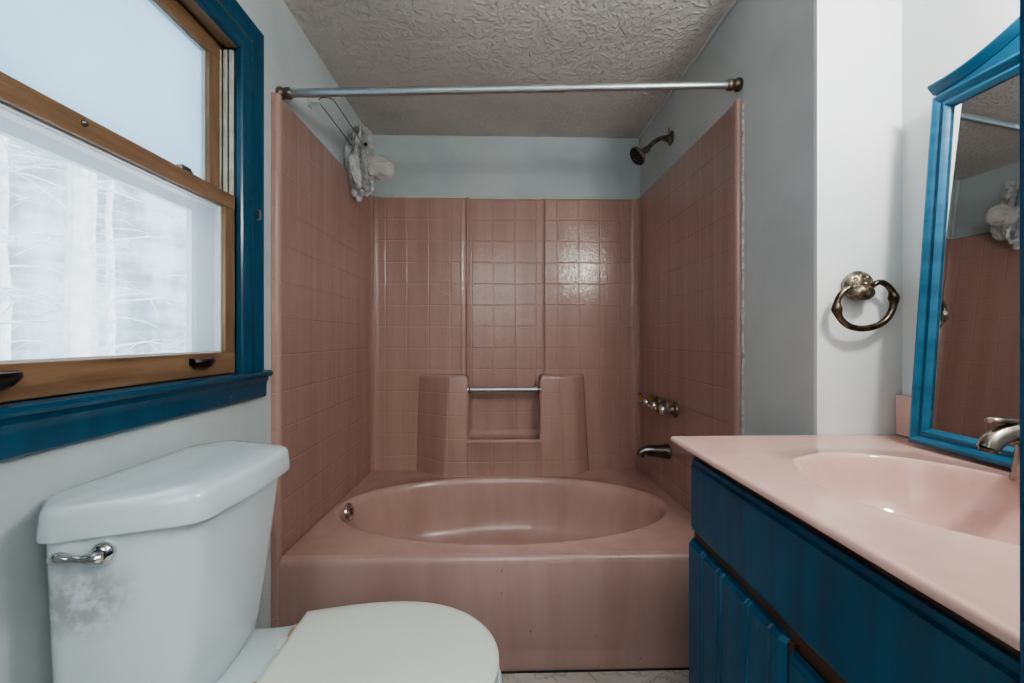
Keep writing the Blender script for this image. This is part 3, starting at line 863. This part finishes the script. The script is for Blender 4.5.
obj('front_edge', bm, M['counter'], ct, True, angle=60)
bm = BM(); box(bm, .998, 1.019, .256, 1.086, .8505, .952); obj('backsplash', bm, M['counter'], ct, True, .003)
bm = BM(); lathe(bm, [(.022, 0), (.023, .003), (.014, .005), (.001, .003)], (.712, .690, .7195), (0, 0, 1), 24); obj('drain', bm, M['chrome'], ct)

# faucet
fc = empty('basin_faucet', (0.903, .715, ZK), 'brushed nickel basin faucet with arched spout in front of the mirror', 'faucet')
bm = BM(); rings = []
FY = .715
for k in range(7):
    f = k / 6; hw = .036 - .012 * f ** .7; hx = .027 - .006 * f; z = ZK + .001 + .062 * f
    rings.append([(.903 - .004 * f + hx * math.cos(a) , FY + hw * math.sin(a), z) for a in [2 * PI * j / 28 for j in range(28)]])
loft(bm, rings); obj('body', bm, M['nickel'], fc, True, angle=60)
bm = BM()
path = spline([(.905, FY, .900), (.902, FY, .922), (.888, FY, .936), (.866, FY, .938), (.842, FY, .932), (.824, FY, .920), (.818, FY, .909)], 6)
tube(bm, path, [.019, .019, .019, .019, .0185, .018, .0178, .0176, .0174, .0172, .017, .0168, .0165, .017, .0165, .0165, .016, .016, .0155, .0155, .015, .015, .015, .015, .015, .015, .015, .015, .015, .015, .015, .015, .015, .015, .015, .015, .015], 20)
so = obj('spout', bm, M['nickel'], fc)
bm = BM(); lathe(bm, [(.012, 0), (.012, .006), (.008, .007)], (.818, FY, .910), (-.1, 0, -1), 16); obj('aerator', bm, M['dark_metal'], so)
bm = BM()
tube(bm, spline([(.903, FY, .932), (.893, FY, .948), (.868, FY + .002, .955), (.840, FY + .004, .957), (.822, FY + .004, .956)], 6), [.016, .016, .015, .014, .013, .012, .011, .0105, .010, .010, .010, .0102, .0105, .011, .0112, .0115, .0118, .012, .012, .012, .0118, .0112, .010, .008, .004], 16, flat=.5)
obj('lever', bm, M['nickel'], fc)

# ------------------------------------------------------------------ mirror leaning on the counter
MT = math.radians(3.5)
mi = empty('wall_mirror', (.950, .633, ZK + .004), 'blue framed mirror with curved crest leaning on the back of the counter', 'mirror', rot=(math.radians(.6), MT, math.radians(.8)))
HW = .345; MH = .782; FW = .039
def frame_sweep(bm, hw, z0, z1, prof):
    """prof: (inward distance, x) ; closed mitred loop"""
    corners = [(-hw, z0, 1, 1), (hw, z0, -1, 1), (hw, z1, -1, -1), (-hw, z1, 1, -1)]
    R = [[bm.verts.new((x, y + sy * e, z + sz * e)) for e, x in prof] for y, z, sy, sz in corners]
    n = len(prof)
    for i in range(4):
        a, b_ = R[i], R[(i + 1) % 4]
        for k in range(n):
            bm.faces.new((a[k], a[(k + 1) % n], b_[(k + 1) % n], b_[k]))
bm = BM()
frame_sweep(bm, HW, 0, MH, [(0, 0), (0, -.014), (.004, -.019), (.010, -.022), (.016, -.019), (.020, -.014), (.024, -.014), (.028, -.017), (.031, -.018), (.034, -.015), (.037, -.011), (FW, -.0085), (FW, -.002), (FW - .004, 0)])
obj('frame', bm, M['blue_mirror'], mi, True, local=True, angle=25)
bm = BM(); frame_sweep(bm, HW - FW + .001, FW - .001, MH - FW + .001, [(0, -.003), (0, -.0085), (.001, -.0075), (.001, -.003)])
obj('inner_bead', bm, M['dark_metal'], mi, False, local=True)
bm = BM(); box(bm, -.005, -.003, -HW + FW - .002, HW - FW + .002, FW - .002, MH - FW + .002)
obj('mirror_glass', bm, M['mirror'], mi, False, local=True)
# crest board with an ogee top edge
def crest(y):
    f = abs(y) / HW
    return MH + .022 + .088 * (.5 + .5 * math.cos(PI * min(1, f * 1.0))) ** 1.25 + .004 * f
bm = BM(); n_ = 60
rings = []
for i in range(n_ + 1):
    y = -HW + .004 + (2 * HW - .008) * i / n_; zt = crest(y)
    rings.append([(0, y, MH - .004), (-.010, y, MH - .004), (-.010, y, zt - .010), (0, y, zt - .010)])
loft(bm, rings); cr = obj('crest', bm, M['blue_mirror'], mi, True, local=True)
bm = BM(); rings = []
for i in range(n_ + 1):
    y = -HW - .002 + (2 * HW + .004) * i / n_; zt = crest(y)
    rings.append([(0, y, zt - .020), (-.012, y, zt - .020), (-.016, y, zt - .015), (-.022, y, zt - .010), (-.026, y, zt - .004), (-.026, y, zt), (0, y, zt + .001)])
loft(bm, rings); obj('crest_moulding', bm, M['blue_mirror'], cr, True, local=True, angle=25)

# ------------------------------------------------------------------ towel ring
tr_ = empty('towel_ring', (.905, YA, 1.225), 'antique bronze towel ring with a flower rosette on the white alcove wall', 'towel ring')
def tp(zx, zy, y=None):
    """coordinates on the ring plane, metres, from sketch units about the rosette centre"""
    k = .000362
    return (.894 + (zx - 322) * k - (0 if y is not None or (zx, zy) == (322, 240) else .020), YA - .036 if y is None else y, 1.2255 - (zy - 240) * k)
bm = BM(); lathe(bm, [(.030, 0), (.034, .003), (.036, .008), (.037, .016), (.034, .023), (.026, .029), (.014, .033), (.001, .034)], (tp(322, 240)[0], YA, tp(322, 240)[2]), (0, -1, 0), 40)
ro = obj('rosette', bm, M['relief'], tr_)
bm = BM()
c0 = Vector(tp(322, 240, YA - .024))
for k in range(8):
    a = 2 * PI * k / 8 + .2
    c_ = c0 + Vector((math.cos(a) * .021, 0, math.sin(a) * .021))
    bmesh.ops.create_uvsphere(bm, u_segments=10, v_segments=8, radius=.0085, matrix=Matrix.Translation(c_))
bmesh.ops.create_uvsphere(bm, u_segments=12, v_segments=8, radius=.010, matrix=Matrix.Translation(c0 + Vector((0, -.008, 0))))
obj('petals', bm, M['relief'], ro)
bm = BM(); bmesh.ops.create_uvsphere(bm, u_segments=24, v_segments=16, radius=.024, matrix=Matrix.Translation(Vector(tp(312, 292, YA - .034))) @ Matrix.Diagonal((1.15, .7, .8, 1)))
obj('boss', bm, M['relief'], tr_)
bm = BM()
pp = [tp(*q) for q in ((262, 262), (222, 290), (188, 340), (180, 405), (205, 470), (262, 518), (340, 537), (430, 526), (508, 488), (556, 425), (574, 360), (568, 300), (538, 252), (492, 224), (450, 230), (436, 258))]
pl = spline(pp, 5); nn = len(pl)
rs = []
for i in range(nn):
    f = i / (nn - 1)
    rs.append(.0062 + .0016 * math.sin(PI * f) + .0045 * (math.exp(-((f - .20) / .035) ** 2) + math.exp(-((f - .70) / .035) ** 2)) - (.003 if f > .97 else 0))
tube(bm, pl, rs, 14); obj('ring', bm, M['bronze'], tr_)

# ------------------------------------------------------------------ outdoors
bm = BM(); box(bm, -40, -1.0, -25, 45, -1.25, -1.2); obj('ground', bm, M['snow'], smooth_=False, kind='structure')
def tree(x, y, h, r, seed, label):
    rnd = random.Random(seed)
    t = empty('snowy_tree', (x, y, -1.2), label, 'tree', 'snowy trees outside the window')
    bm = BM(); pts = []; rs = []
    for k in range(12):
        f = k / 11
        pts.append((x + rnd.uniform(-.04, .04) * f * 2, y + rnd.uniform(-.04, .04) * f * 2, -1.2 + h * f)); rs.append(r * (1 - .7 * f))
    tube(bm, pts, rs, 10); obj('trunk', bm, M['bark'], t)
    bm = BM()
    for k in range(46):
        f = rnd.uniform(.12, .95); z = -1.2 + h * f; a = rnd.uniform(0, 2 * PI); ln = (1.0 - f * .7) * rnd.uniform(.8, 2.0)
        p0 = Vector((x, y, z)); d_ = Vector((math.cos(a), math.sin(a), rnd.uniform(-.25, .35)))
        pl = [p0, p0 + d_ * ln * .35 + Vector((0, 0, .03)), p0 + d_ * ln * .7, p0 + d_ * ln + Vector((0, 0, -.12 * ln))]
        tube(bm, pl, [.018, .013, .009, .004], 5)
        for q in range(5):
            s0 = p0 + d_ * ln * rnd.uniform(.3, .95); e = Vector((rnd.uniform(-1, 1), rnd.uniform(-1, 1), rnd.uniform(-.6, .5))) * .35 * ln
            tube(bm, [s0, s0 + e * .5 + Vector((0, 0, .02)), s0 + e], [.007, .005, .003], 4)
    obj('branches', bm, M['twig'], t)  # bare branches and twigs, no leaves
tl = ['nearest snowy tree outside, with the broad pale trunk at the left of the lower pane',
      'snowy tree with slim trunk behind the middle of the lower pane',
      'snowy tree showing past the right half of the lower pane']
for i, (x, y, h, r) in enumerate(((-4.2, 4.5, 8, .13), (-7.2, 6.6, 8, .08), (-6.4, 10.2, 7, .07), (-11.5, 6.6, 9, .14), (-10.2, 11.8, 10, .12), (-8.0, 14.2, 10, .10), (-15, 10.5, 11, .15), (-14, 15.5, 11, .15), (-11, 19, 11, .14))):
    tree(x, y, h, r, 10 + i, tl[i] if i < 3 else 'distant snow-laden tree in the pale woods beyond the lower pane')

# ------------------------------------------------------------------ world, lamps, camera
wd = bpy.data.worlds.new('world'); sc.world = wd; wd.use_nodes = True; nt = wd.node_tree
bg = nt.nodes['Background']; tc = N(nt, 'ShaderNodeTexCoord')
s = N(nt, 'ShaderNodeSeparateXYZ'); L(nt, tc.outputs['Generated'], s.inputs[0])
wn = noise(nt, mapping(nt, tc.outputs['Generated'], (14, 14, 2.5)), 1, 5, .65)
wn2 = noise(nt, mapping(nt, tc.outputs['Generated'], (4, 4, 16)), 1, 5, .65)
woods = mixc(nt, smooth(nt, math_(nt, 'MULTIPLY', math_(nt, 'ADD', wn, wn2), .5), .40, .60), (.10, .17, .22, 1), (.62, .76, .86, 1))
c = mixc(nt, smooth(nt, s.outputs[2], .22, .45), woods, (.88, .95, 1.0, 1))
L(nt, c, bg.inputs[0]); bg.inputs[1].default_value = 2.3

def lamp(name, kind, loc, energy, color, rot=(0, 0, 0), **kw):
    d_ = bpy.data.lights.new(name, kind); d_.energy = energy; d_.color = color
    for k, v in kw.items(): setattr(d_, k, v)
    o = bpy.data.objects.new(name, d_); COL.objects.link(o); o.location = loc; o.rotation_euler = rot
    return o
def aim(o, tgt): o.rotation_euler = (Vector(tgt) - o.location).to_track_quat('-Z', 'Y').to_euler()
lamp('vanity_lamp', 'POINT', (.89, .50, 1.81), 17, (1, .97, .92), shadow_soft_size=.05)
o = lamp('hall_fill', 'AREA', (.1, -.6, 1.5), 92, (.93, .97, 1), shape='DISK', size=.5); aim(o, (.1, -1.1, 2.24))  # added fill bounced off the unseen hall ceiling to brighten the room
lamp('winter_sun', 'SUN', (0, 0, 6), 5.5, (1, .97, .92), (0, math.radians(52), math.radians(-12)), angle=.02)
pt = lamp('window_portal', 'AREA', (XL - .14, .88, 1.455), 1, (1, 1, 1), (0, math.radians(-90), 0), shape='RECTANGLE', size=.92, size_y=.74)
pt.data.cycles.is_portal = True

cam = bpy.data.cameras.new('camera'); co = bpy.data.objects.new('camera', cam); COL.objects.link(co)
cam.sensor_width = 36; cam.lens = 440 / 1024 * 36; cam.clip_start = .02
co.location = (0, 0, 1.095); co.rotation_euler = (PI / 2, 0, -math.atan(12 / 440))
cam.shift_y = -(341.5 - 338) / 1024
sc.camera = co
sc.view_settings.view_transform = 'AgX'
sc.view_settings.look = 'AgX - Medium High Contrast'
sc.view_settings.exposure = 0.38
sc.cycles.use_denoising = True
sc.cycles.max_bounces = 10
sc.cycles.sample_clamp_indirect = 6
